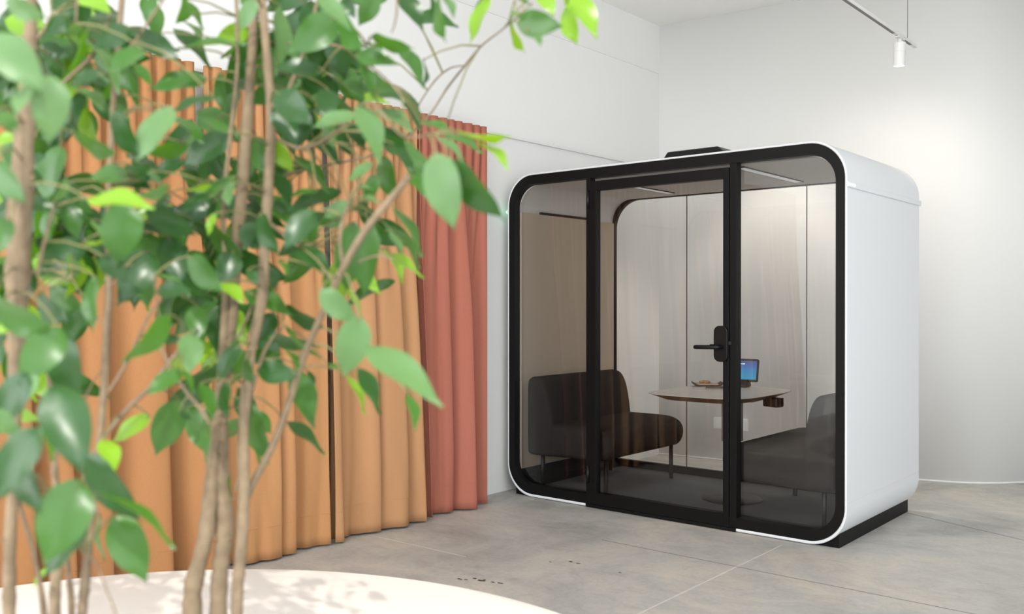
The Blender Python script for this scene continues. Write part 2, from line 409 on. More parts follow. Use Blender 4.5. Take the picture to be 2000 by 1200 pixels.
# ------------------------------------------------------------------ meeting pod
pod = empty('meeting_pod', 'white rounded meeting pod with black frame, glass front and two sofas inside', 'office pod', (1.15, .6, 0))
W = 2.305
OUT = rr(-.012, W+.012, .004, 2.174, .21, 16); FO_ = rr(0, W, .022, 2.162, .2, 16)
part(MB().ring(OUT, FO_, -.002, 1.232), 'shell', M['shell'], pod, smooth=True, auto=True, bevel=.006)
FIN = rr(.05, 2.257, .082, 2.10, .15, 16)
part(MB().ring(FO_, FIN, 0, .055), 'front_frame', M['black'], pod, smooth=True, auto=True)
LIN = rr(.05, 2.257, .04, 2.10, .17, 16, .08)
part(MB().ring(FO_, LIN, .056, 1.19), 'lining', M['lining'], pod, smooth=True, auto=True)
BIN = rr(.064, 2.243, .098, 2.094, .215, 16, .05)
part(MB().ring(FO_, BIN, 1.191, 1.228), 'back_frame', M['black'], pod, smooth=True, auto=True)
part(MB().box(.052, .062, .06, 1.189, .17, 1.925), 'wall_panel', M['panel'], pod)
part(MB().box(2.245, 2.255, .06, 1.189, .17, 1.925), 'wall_panel', M['panel'], pod)
SKP = [(.0505, .168), (.064, .168), (.064, .12), (.075, .085), (.10, .058), (.135, .047), (.135, .0435), (.09, .05), (.0505, .11)]
part(MB().prism(SKP, .06, 1.189), 'skirting', M['dark'], pod)
part(MB().prism([(W+.002-x, z) for x, z in SKP[::-1]], .06, 1.189), 'skirting', M['dark'], pod)
part(MB().box(.0505, .066, .27, .84, 1.926, 1.942), 'vent_slot', M['dark'], pod)
part(MB().box(.07, 2.235, .056, 1.19, .0405, .046), 'carpet', M['carpet'], pod)
for sx in (0, 1):
    X = (lambda x: x) if sx == 0 else (lambda x: W-x)
    part(MB().prism([(X(.039), 0), (X(.039), .085), (X(.06), .072), (X(.10), .046), (X(.17), .022), (X(.17), 0)], .031, 1.178), 'plinth', M['black'], pod)
part(MB().box(.17, W-.17, .031, 1.178, 0, .003), 'base_board', M['black'], pod)
# posts, threshold
part(MB().box(.644, .674, .001, .06, .03, 2.10, .002), 'door_post', M['black'], pod)
part(MB().box(1.645, 1.688, .001, .06, .03, 2.10, .002), 'door_post', M['black'], pod)
part(MB().box(.646, 1.688, -.007, .05, .0035, .0225), 'threshold', M['blackgloss'], pod)
# fixed panes
def pane(name, x0, x1, z0, z1, y, r=0, which=()):
    pts = []
    for cx, cz, sx, sz, a0, key in ((x1, z1, -1, -1, 0, 'tr'), (x0, z1, 1, -1, 90, 'tl'), (x0, z0, 1, 1, 180, 'bl'), (x1, z0, -1, 1, 270, 'br')):
        if key in which:
            for k in range(11):
                a = math.radians(a0+9*k); pts.append((cx+sx*r+r*math.cos(a), cz+sz*r+r*math.sin(a)))
        else: pts.append((cx, cz))
    b = MB(); b.bm.faces.new([b.bm.verts.new((x, y, z)) for x, z in pts]); b.bm.normal_update()
    return part(b, name, M['glass'], pod, recalc=False)
pane('fixed_glass', .045, .648, .077, 2.105, .05, .155, ('tl', 'bl'))
pane('fixed_glass', 1.684, 2.262, .077, 2.105, .05, .155, ('tr', 'br'))
for x0, x1, wh in ((.058, .688, ('tl',)), (.692, 1.598, ()), (1.602, 2.249, ('tr',))):
    pane('back_glass', x0, x1, .092, 2.10, 1.21, .21, wh)
for x in (.690, 1.600):
    part(MB().box(x-.0025, x+.0025, 1.207, 1.213, .098, 2.094), 'glass_seal', M['dark'], pod)
# door (part) with its glass, hinges and lock (sub-parts)
d = MB()
DX0, DX1, DZ0, DZ1 = .676, 1.643, .0235, 2.078
d.box(DX0, DX0+.05, -.005, .045, DZ0, DZ1, .002); d.box(DX1-.036, DX1, -.005, .045, DZ0, DZ1, .002)
d.box(DX0+.05, DX1-.036, -.005, .045, DZ1-.06, DZ1, .002); d.box(DX0+.05, DX1-.036, -.005, .045, DZ0, DZ0+.074, .002)
door = part(d, 'door', M['black'], pod)
def sub(mb, name, m, parent, **k):
    o = mb.build(name, m, None, **k); o.parent = parent; o.matrix_parent_inverse = Matrix.Identity(4); return o
b = MB(); b.bm.faces.new([b.bm.verts.new((x, .02, z)) for x, z in ((DX0+.046, DZ0+.07), (DX1-.032, DZ0+.07), (DX1-.032, DZ1-.056), (DX0+.046, DZ1-.056))])
sub(b, 'door_glass', M['glass'], door, recalc=False)
for z0, z1 in ((1.905, 2.022), (.157, .265)):
    sub(MB().tube([(.667, -.012, z0), (.667, -.012, z1)], .011, 14).box(.658, .70, -.008, -.004, z0+.004, z1-.004), 'hinge', M['blackgloss'], door, smooth=False)
sub(MB().prism(rr(1.556, 1.643, .966, 1.173, .035, 6), -.022, -.005, .004).prism(rr(1.556, 1.641, .966, 1.173, .035, 6), .0455, .06, .003), 'lock_plate', M['blackgloss'], door)
h = MB(); h.tube([(1.606, -.02, 1.052), (1.606, -.055, 1.052), (1.600, -.064, 1.052), (1.588, -.068, 1.052), (1.53, -.068, 1.050), (1.47, -.068, 1.049), (1.458, -.068, 1.049)], [.012, .012, .0125, .013, .0125, .0125, .011], 14)
sub(h, 'handle', M['blackgloss'], door)
sub(MB().tube([(1.606, .06, 1.052), (1.606, .095, 1.052), (1.595, .104, 1.052), (1.47, .104, 1.049)], .012, 12), 'handle', M['blackgloss'], door)
sub(MB().tube([(1.652, -.005, 1.075), (1.652, -.0075, 1.075)], .011, 16), 'lock_cylinder', M['leg'], door)
# rails on the sides with the status light at the front
for s_, nm in ((1, 'led'), (-1, 'ledgreen')):
    x0 = W+.012 if s_ > 0 else -.012
    xa, xb = sorted((x0-.002*s_, x0+.009*s_))
    part(MB().box(xa, xb, -.004, 1.245, 1.911, 1.943, .004), 'side_rail', M['shell'], pod)
    xa, xb = sorted((x0+.0085*s_, x0+.0105*s_))
    part(MB().box(xa, xb, .004 if s_ > 0 else -.005, .095, 1.922, 1.932), 'status_light', M[nm], pod)
    xa, xb = sorted((x0-.001*s_, x0+.0012*s_))
    part(MB().box(xa, xb, .012, 1.22, .2475, .2535), 'panel_joint', M['white'], pod)
# roof ventilator
v = MB(); lo = [(.96, .34), (1.50, .34), (1.50, .76), (.96, .76)]; hi = [(1.0, .40), (1.36, .40), (1.36, .70), (1.0, .70)]
A = [v.bm.verts.new((x, y, 2.1735)) for x, y in lo]; B = [v.bm.verts.new((x, y, 2.283)) for x, y in hi]
v.bm.faces.new(B); v.bm.faces.new(A[::-1])
for i in range(4): v.bm.faces.new((A[i], A[(i+1) % 4], B[(i+1) % 4], B[i]))
bmesh.ops.bevel(v.bm, geom=v.bm.edges[:], offset=.012, segments=3, affect='EDGES', profile=.5)
vent = part(v, 'roof_ventilator', M['blackgloss'], pod)
# ceiling light strips
for x, ya, yb in ((1.625, .16, 1.02), (.665, .16, 1.02)):
    fr = part(MB().ring([(x-.034, ya), (x+.034, ya), (x+.034, yb), (x-.034, yb)], [(x-.026, ya+.008), (x+.026, ya+.008), (x+.026, yb-.008), (x-.026, yb-.008)], 0, .006), 'ceiling_strip_light', M['leg'], pod)
    for vtx in fr.data.vertices: vtx.co = Vector((vtx.co.x, vtx.co.z, 2.0935+vtx.co.y))
    sub(MB().box(x-.0255, x+.0255, ya+.0085, yb-.0085, 2.094, 2.0995), 'diffuser', M['diff'], fr)

# ------------------------------------------------------------------ sofas in the pod
def soft_block(prof, y0, y1, r, flip, n=56, nc=7):
    """upholstered block: smooth closed (x, z) outline drawn along y with rounded ends"""
    m = len(prof); P = []
    for i in range(m):                                    # Catmull-Rom round the outline
        p0, p1, p2, p3 = (Vector(prof[(i+k) % m]) for k in (-1, 0, 1, 2))
        for k in range(4):
            t = k/4
            P.append(.5*((2*p1)+(p2-p0)*t+(2*p0-5*p1+4*p2-p3)*t*t+(-p0+3*p1-3*p2+p3)*t**3))
    hx = (max(q.x for q in P)-min(q.x for q in P))/2; hz = (max(q.y for q in P)-min(q.y for q in P))/2
    C = Vector((min(q.x for q in P)+hx, min(q.y for q in P)+hz))
    L = len(P); mb = MB(); bm = mb.bm; rings = []
    secs = [(y0+r-r*math.sin(a), r-r*math.cos(a)) for a in [PI/2*(1-k/nc) for k in range(nc+1)]]
    secs += [((y0+y1)/2, 0)] + [(y0+y1-y, d) for y, d in secs[::-1]]
    for y, d in secs:
        fx, fz = (hx-d)/hx, (hz-d)/hz; row = []
        for q in P:
            x, z = C.x+(q.x-C.x)*fx, C.y+(q.y-C.y)*fz
            row.append(bm.verts.new(((W-x) if flip else x, y, z)))
        rings.append(row)
    for a, b in zip(rings, rings[1:]):
        for i in range(L): bm.faces.new((a[i], a[(i+1) % L], b[(i+1) % L], b[i]))
    bm.faces.new(rings[0]); bm.faces.new(rings[-1][::-1])
    return mb
def sofa(flip, label):
    root = empty('sofa', label, 'sofa', (.4 if not flip else W-.4, .58, .046), 0, 'sofas inside the pod')
    X = (lambda x: W-x) if flip else (lambda x: x)
    def mirr(mb):
        if flip:
            for v in mb.bm.verts: v.co.x = W-v.co.x
            bmesh.ops.reverse_faces(mb.bm, faces=mb.bm.faces[:])
        return mb
    Y0, Y1 = .075, 1.075
    prof = [(.22, .275), (.45, .272), (.66, .276), (.735, .305), (.765, .375), (.755, .435), (.71, .475), (.62, .493), (.42, .494), (.24, .482), (.215, .38)]
    part(soft_block(prof, Y0+.012, Y1-.012, .05, flip), 'seat', M['sofa'], root, smooth=True)
    kx = .82 if flip else 1
    prof = [(.10, .272), (.20, .268), (.30, .276), (.315, .37), (.303, .50), (.285, .62), (.258, .72), (.215, .785), (.155, .802), (.105, .79), (.087, .74), (.085, .5), (.086, .32)]
    part(soft_block([(.085+(x-.085)*kx, z) for x, z in prof], Y0, Y1, .042, flip), 'backrest', M['sofa'], root, smooth=True)
    for x in (.17, .69):
        for y in (.16, .985):
            part(mirr(MB().tube([(x, y, .047), (x, y, .3)], .0145, 16)), 'leg', M['leg'], root)
    return root
sofa(False, 'dark upholstered two-seat sofa on the left side of the pod, facing right')
sofa(True, 'dark upholstered two-seat sofa on the right side of the pod, nearest the white side wall')

# ------------------------------------------------------------------ table in the pod
tb = empty('meeting_table', 'small white-topped table with oak edge on a column inside the pod', 'table', (1.33, .6, .046))
def sqr(cx, cy, a, b_, p=4.2, n=64):
    out = []
    for k in range(n):
        t = 2*PI*k/n; cx_, sy_ = math.cos(t), math.sin(t)
        out.append((cx+a*abs(cx_)**(2/p)*(1 if cx_ >= 0 else -1), cy+b_*abs(sy_)**(2/p)*(1 if sy_ >= 0 else -1)))
    return out
TC = (1.32, .525)
t1 = sqr(*TC, .348, .447); t2 = sqr(*TC, .351, .45); t3 = sqr(*TC, .27, .35)
b = MB(); R = [[b.bm.verts.new((x, y, z)) for x, y in pl] for pl, z in ((t2, .7393), (t3, .702))]
b.bm.faces.new(R[0]); b.bm.faces.new(R[1][::-1])
for i in range(64): b.bm.faces.new((R[0][i], R[0][(i+1) % 64], R[1][(i+1) % 64], R[1][i]))
part(b, 'table_edge', M['wood'], tb)
part(MB().prism(t1, .7394, .741, axis='z'), 'tabletop', M['tabletop'], tb)
part(MB().box(1.31, 1.415, .55, .65, .42, .700, .006), 'column', M['column'], tb)
part(MB().box(1.325, 1.40, .565, .635, .06, .42, .004), 'inner_column', M['leg'], tb)
part(MB().lathe([(0, .0475), (.185, .0475), (.19, .052), (.188, .056), (0, .062)], (1.36, .6, 0), 56), 'foot_plate', M['leg'], tb)
pb = part(MB().box(-.055, .055, -.035, .035, .655, .7125, .008, 3, mtx=Matrix.Translation((1.62, .64, 0)) @ Matrix.Rotation(-.3, 4, 'Z')), 'power_box', M['brown'], tb)
mt = Matrix.Translation((1.62, .64, 0)) @ Matrix.Rotation(-.3, 4, 'Z')
pf = MB().box(.0545, .0575, -.03, .03, .664, .714, .001, 1, mtx=mt)
o = part(pf, 'socket_face', M['leg'], tb)
part(MB().box(.0574, .0584, -.019, -.007, .674, .704, mtx=mt).box(.0574, .0584, .007, .019, .674, .704, mtx=mt), 'socket', M['blackgloss'], tb)
part(MB().tube([(1.40, .6, .70), (1.44, .6, .682), (1.49, .61, .679), (1.53, .63, .69), (1.555, .648, .705)], .004, 8), 'cable', M['dark'], tb)

# on the table
tv = empty('video_phone', 'video phone with blue lit screen standing on the pod table', 'screen', (1.262, .92, .7415), .18)
lo = MB().prism([(-.06, 0), (.06, 0), (.06, .012), (.035, .05), (-.04, .05), (-.06, .012)], -.055, .055, .004, 2, axis='x')
part(lo, 'stand', M['brown'], tv, local=True)
tilt = Matrix.Translation((0, .0, .035)) @ Matrix.Rotation(math.radians(-14), 4, 'X')
part(MB().prism(rr(-.115, .115, 0, .155, .012, 5), -.008, .012, .003, mtx=tilt), 'screen_housing', M['brown'], tv, local=True)
sc = MB().box(-.104, .104, -.0095, -.0085, .014, .141)
so = sc.build('screen', M['screen']); so.parent = tv; so.matrix_local = tilt
g = MB().box(-.018, .0, -.0104, -.0098, .116, .122).box(.006, .024, -.0104, -.0098, .117, .121)
go = g.build('screen_clock', M['glyph']); go.parent = so
tr_ = empty('snack_tray', 'shallow brown tray with raised ends on the pod table', 'tray', (1.06, .83, .7415), .62)
t = MB(); n = 14
prof = [(-.098+.196*k/n, .009+.020*abs(2*k/n-1)**5) for k in range(n+1)]
poly = prof + [(x, z-.014 if z > .014 else 0.0) for x, z in prof[::-1]]
poly = [(x, max(0, z)) for x, z in poly]
t.prism(poly, -.06, .06)
part(t, 'dish', M['tray'], tr_, local=True)
part(MB().box(-.072, .072, -.05, .05, .0095, .017, .003), 'liner', M['paper'], tr_, local=True)
px = empty('pastry', 'small golden pretzel lying on the brown tray', 'pastry', (1.045, .825, .7592), .3)
part(MB().tube([(-.03, -.01, .008), (-.02, .018, .008), (0, .004, .012), (.02, .018, .008), (.032, -.008, .008), (.012, -.024, .008), (-.006, -.004, .015), (-.018, -.024, .008), (-.03, -.01, .008)], .0075, 10), 'dough', M['dough'], px, local=True)
nb = empty('notebook', 'thin dark notebook lying flat on the pod table beside the video phone', 'notebook', (1.235, .70, .7413), .5)
part(MB().box(-.10, .10, -.07, .07, .001, .006), 'pages', M['paper'], nb, local=True)
part(MB().box(-.102, .102, -.072, .072, 0, .001).box(-.102, .102, -.072, .072, .006, .0075), 'cover', M['brown'], nb, local=True)

# socket panel on the back wall seen through the pod
sk = empty('wall_socket', 'white wall socket panel low on the back wall, seen through the pod glass', 'socket', (.56, 2.155, .31))
part(MB().box(.41, .715, 2.150, 2.19, .262, .357, .004), 'surround', M['white'], sk)
part(MB().box(.425, .555, 2.1485, 2.151, .274, .345, .002).box(.57, .70, 2.1485, 2.151, .274, .345, .002), 'cover_plate', M['shell'], sk)

# ------------------------------------------------------------------ track light
tk = empty('ceiling_track', 'slim white lighting track hung from the ceiling by a thin wire', 'track', (2.175, .3, 3.02))
part(MB().box(2.163, 2.187, -3.6, 1.63, 3.006, 3.028, .002), 'rail', M['white'], tk)
part(MB().box(2.166, 2.184, -3.58, 1.18, 3.0035, 3.0065).box(2.166, 2.184, 1.40, 1.52, 3.0035, 3.0065), 'slot', M['trackslot'], tk)
part(MB().tube([(2.175, 1.46, 3.027), (2.175, 1.46, CZ)], .0022, 8), 'suspension_wire', M['trackslot'], tk)
part(MB().tube([(2.175, -1.5, 3.027), (2.175, -1.5, CZ)], .0022, 8), 'suspension_wire', M['trackslot'], tk)
sl = empty('spotlight', 'white cylindrical spotlight, lit, on the ceiling track', 'lamp', (2.175, 1.30, 3.006))
part(MB().box(2.16, 2.19, 1.24, 1.36, 2.996, 3.0034, .002).tube([(2.175, 1.30, 2.999), (2.175, 1.30, 2.972)], .013, 16), 'adapter', M['white'], sl)
tl = Matrix.Translation((2.175, 1.30, 2.975)) @ Matrix.Rotation(.06, 4, 'Y') @ Matrix.Rotation(.10, 4, 'X')
bd = MB().lathe([(0, 0), (.034, 0), (.037, -.004), (.037, -.058), (.0355, -.059), (.0355, -.061), (.037, -.062), (.037, -.150), (.032, -.150), (.031, -.128), (0, -.128)], (0, 0, 0), 32)
o = bd.build('housing', M['white'], auto=True); o.parent = sl; o.matrix_local = Matrix.Translation(-Vector((2.175, 1.30, 3.006))) @ tl
o2 = MB().lathe([(0, -.1285), (.0305, -.1285), (.030, -.136), (0, -.137)], (0, 0, 0), 28).build('lens', M['lamp']); o2.parent = sl; o2.matrix_local = Matrix.Translation(-Vector((2.175, 1.30, 3.006))) @ tl

# ------------------------------------------------------------------ round table with the figs
TR = Vector((2.40, -4.135, 0)); TRAD = 1.322
rt = empty('round_table', 'large low round white table in the foreground under the fig plants', 'table', TR)
part(MB().lathe([(0, .412), (TRAD-.02, .412), (TRAD-.004, .418), (TRAD, .43), (TRAD, .442), (TRAD-.003, .4485), (TRAD-.008, .45), (0, .45)], TR, 160), 'tabletop', M['planter'], rt, smooth=True, auto=True)
part(MB().lathe([(0, .411), (.10, .411), (.085, .38), (.085, .05), (.12, .028), (.5, .02), (.52, .01), (.52, 0), (0, 0)], TR, 64), 'pedestal', M['white'], rt, smooth=True, auto=True)

def leaf_mesh(bm, base, tip, w, normal, mi, droop=0.0, fold=.22, wave=0):
    """ficus leaf: ovate blade folded along the midrib, drawn out to a drip tip"""
    ax = tip-base; L = ax.length; a = ax.normalized()
    n = (normal - a*normal.dot(a)).normalized(); s = a.cross(n)
    T = [0, .05, .13, .24, .37, .5, .63, .75, .85, .92, .96, 1.0]
    Wd = [.02, .34, .70, .93, 1.0, .96, .82, .58, .32, .14, .07, .0]
    rows = []
    for t, q in zip(T, Wd):
        c = base + a*(L*t) - n*(droop*L*(t*t-t*.55)) 
        hw = w*.5*q
        row = []
        for k, u in enumerate((-1, -.55, 0, .55, 1)):
            lift = fold*abs(u)*hw*(1-.25*abs(u)) + wave*.06*w*math.sin(9*t+2.4*u)*abs(u)
            row.append(bm.verts.new(c + s*(hw*u) + n*lift))
        rows.append(row)
    for r0, r1 in zip(rows, rows[1:]):
        for k in range(4):
            f = bm.faces.new((r0[k], r0[k+1], r1[k+1], r1[k])); f.smooth = True; f.material_index = mi

def fig(name, label, base, potr, trunks, branches, leaves, dpt, fill, seed):
    rnd = random.Random(seed)
    root = empty(name, label, 'plant', (base[0], base[1], .4505))
    part(MB().lathe([(0, .4505), (potr*.78, .4505), (potr*.8, .455), (potr, .76), (potr, .785), (potr-.008, .785), (potr-.012, .77), (potr-.012, .74), (0, .74)], (base[0], base[1], 0), 40), 'pot', M['pot'], root, smooth=True, auto=True)
    part(MB().lathe([(0, .752), (potr*.6, .751), (potr-.0125, .745)], (base[0], base[1], 0), 40), 'soil', M['soil'], root, smooth=True)
    nodes = []
    def spline(pts, sub_=4):
        out = []
        P = [pts[0]]+pts+[pts[-1]]
        for i in range(1, len(P)-2):
            for k in range(sub_):
                t = k/sub_; p0, p1, p2, p3 = P[i-1:i+3]
                out.append(tuple(.5*((2*p1[c])+(-p0[c]+p2[c])*t+(2*p0[c]-5*p1[c]+4*p2[c]-p3[c])*t*t+(-p0[c]+3*p1[c]-3*p2[c]+p3[c])*t**3) for c in range(len(p1))))
        out.append(tuple(pts[-1])); return out
    def tubes(px_, d, jit):
        P, R_ = [], []
        for x, y, w_, dd in spline([(q+(d,))[:4] if len(q) == 3 else q for q in px_], 6):
            p = at(x, y, dd); P.append(p); R_.append(max(.0009, w_*.42*dd/FPX*(1+rnd.uniform(-jit, jit))))
        return P, R_
    for px_ in trunks:
        d0 = dpt+rnd.uniform(-.05, .06)
        P, R_ = tubes(px_, d0, .09)
        foot = P[0]; fx = Vector((base[0], base[1], .745)); fx += (Vector((foot.x, foot.y, 0))-Vector((base[0], base[1], 0)))*.6
        if (Vector((fx.x, fx.y, 0))-Vector((base[0], base[1], 0))).length > potr*.8:
            v_ = Vector((fx.x-base[0], fx.y-base[1], 0)).normalized()*potr*.75; fx = Vector((base[0]+v_.x, base[1]+v_.y, .745))
        P = [fx, fx.lerp(foot, .5)]+P; R_ = [R_[0]*1.15, R_[0]*1.08]+R_
        mb = MB().tube(P, R_, 10)
        for k in range(3, len(P)-2, 5):                 # bud scars along the bark
            if R_[k] > .004:
                dirn = Vector((rnd.uniform(-1, 1), rnd.uniform(-1, 1), .3)).normalized()
                mb.tube([P[k]+dirn*R_[k]*.4, P[k]+dirn*R_[k]*1.15, P[k]+dirn*(R_[k]*1.5)], [R_[k]*.42, R_[k]*.3, R_[k]*.08], 6)
        part(mb, 'trunk', M['bark'], root, smooth=True)
        nodes += P[3:]
    for px_ in branches:
        P, R_ = tubes(px_, dpt, .06)
        part(MB().tube(P, R_, 8), 'branch', M['bark'], root, smooth=True)
        nodes += P
    tw = MB(); fol = tw.bm
    def put(x0, y0, x1, y1, w_, tone, d, droop, wave):
        lpx = math.hypot(x1-x0, y1-y0)
        B = at(x0, y0, d); T = at(x1, y1, d+rnd.uniform(-.035, .02))
        wpx = w_*1.06*d/FPX; T = T+(T-B)*.10; B = B-(T-B)*.03
        realw = max(wpx, min(.5*(T-B).length, .042))
        cosr = min(1, wpx/realw); roll = math.acos(cosr)*(1 if rnd.random() < .6 else -1)
        a = (T-B).normalized(); view = (CAM-(B+T)/2).normalized()
        n0 = (view-a*view.dot(a)).normalized()
        if roll < 0 and (n0.z*0+1): pass
        n = n0*math.cos(roll)+a.cross(n0)*math.sin(roll)
        if n.z < -.2 and rnd.random() < .5: n = n0*math.cos(roll)-a.cross(n0)*math.sin(roll)
        leaf_mesh(fol, B, T, realw, n, tone, droop, .18+.14*rnd.random(), wave)
        if nodes:
            q = min(nodes, key=lambda v: (v-B).length_squared)
            dist = (q-B).length
            if dist < .17:
                mid = (q+B)/2+Vector((0, 0, .12*dist))
                tw.tube([q, q.lerp(mid, .7), mid.lerp(B, .45), B, B+a*(T-B).length*.12], [.0016, .0014, .0012, .001, .0007], 5, mi=4)
    for lf in leaves:
        x0, y0, x1, y1, w_, tone = lf[:6]
        dd = lf[6] if len(lf) > 6 else dpt+rnd.uniform(-.10, .10)
        put(x0, y0, x1, y1, w_, tone, dd, rnd.uniform(.05, .22), 1)
    for (cx, cy, sx, sy, cnt) in fill:                   # leaves deeper inside the crown
        for _ in range(cnt):
            x, y = cx+rnd.gauss(0, sx), cy+rnd.gauss(0, sy); ang = rnd.uniform(.15, 2.9); l = rnd.uniform(80, 120)
            put(x, y, x+math.cos(ang)*l, y+math.sin(ang)*l*.9, rnd.uniform(22, 50), rnd.choice((0, 0, 0, 0, 1, 1, 1, 3)), dpt+rnd.uniform(.08, .30), .15, 1)
    me = bpy.data.meshes.new('foliage'); fol.to_mesh(me); fol.free()
    for m in LEAF+[M['twig']]: me.materials.append(m)
    o = bpy.data.objects.new('foliage', me); COL.objects.link(o); o.parent = root; o.matrix_parent_inverse = Matrix.Translation((base[0], base[1], .4505)).inverted()
    return root

CT = [[(376, 1230, 42), (377, 1150, 42), (392, 1090, 36), (405, 1030, 38), (414, 930, 32), (419, 850, 29), (432, 760, 24), (438, 640, 20), (441, 520, 14), (436, 410, 12), (452, 250, 10), (464, 120, 9), (460, -40, 8)],
      [(426, 1230, 40), (427, 1170, 39), (431, 1100, 38), (440, 1030, 38), (434, 930, 35), (430, 820, 34), (440, 720, 30), (455, 600, 26), (462, 480, 26), (472, 380, 28), (482, 250, 26), (490, 130, 22), (497, 20, 20), (500, -60, 18)],
      [(462, 1230, 28), (464, 1150, 28), (472, 1060, 28), (477, 960, 27), (475, 860, 26), (480, 780, 26), (490, 690, 24), (512, 580, 26), (517, 480, 24), (523, 380, 24), (530, 240, 22), (522, 120, 20), (512, 0, 18), (508, -60, 16)]]
CB = [[(472, 1010, 14, 1.3), (492, 950, 16, 1.3), (533, 870, 17, 1.28), (560, 800, 17, 1.26), (592, 700, 16, 1.24), (633, 605, 16, 1.2), (667, 530, 17, 1.18), (710, 455, 18, 1.17), (755, 398, 17, 1.16), (800, 345, 15, 1.15)],
      [(490, 773, 8), (515, 690, 8), (545, 645, 5), (560, 640, 4)],
      [(517, 430, 11), (550, 455, 9), (580, 480, 7), (592, 490, 5)],
      [(670, 520, 8, 1.2), (664, 470, 8, 1.2), (670, 430, 7, 1.2), (680, 400, 6, 1.2)],
      [(638, 600, 7, 1.2), (655, 560, 7, 1.2), (640, 535, 6, 1.2)],
      [(700, 512, 4, 1.2), (735, 500, 5, 1.2), (770, 507, 4, 1.2)],
      [(520, 260, 9), (590, 290, 8), (660, 255, 7, 1.25), (720, 200, 6, 1.2), (780, 262, 5, 1.15), (805, 268, 5, 1.1), (850, 262, 4, 1.1)],
      [(530, 240, 10), (570, 160, 9), (600, 80, 9), (625, -20, 8)],
      [(600, 80, 8, 1.3), (660, 90, 7, 1.28), (690, 98, 6, 1.27), (720, 85, 4, 1.25)],
      [(700, 110, 5, 1.27), (735, 138, 5, 1.25), (765, 165, 5, 1.22), (785, 190, 4, 1.2)],
      [(775, -20, 5, 1.25), (775, 20, 5, 1.25), (770, 50, 4, 1.25), (764, 64, 3, 1.25)],
      [(600, 330, 6, 1.5), (740, 300, 5, 1.55), (800, 262, 5, 1.55), (840, 223, 4.5, 1.55), (875, 170, 5, 1.55), (910, 126, 5, 1.5), (940, 90, 4, 1.45), (977, 61, 3.5, 1.4), (1003, 40, 3, 1.3), (1040, 5, 3, 1.28)],
      [(800, 240, 3, 1.55), (822, 198, 3.5, 1.55), (850, 157, 4, 1.55), (880, 133, 3.5, 1.52), (910, 128, 3, 1.5)],
      [(460, 960, 6), (475, 900, 5)], [(500, 580, 8), (470, 650, 6), (455, 670, 4)],
      [(940, -30, 4, 1.25), (985, -5, 4, 1.25), (1050, -12, 3, 1.25), (1110, -8, 3, 1.25)],
      [(625, -20, 9, 1.25), (720, -40, 7, 1.25), (830, -35, 6, 1.25), (945, -30, 4, 1.25)]]
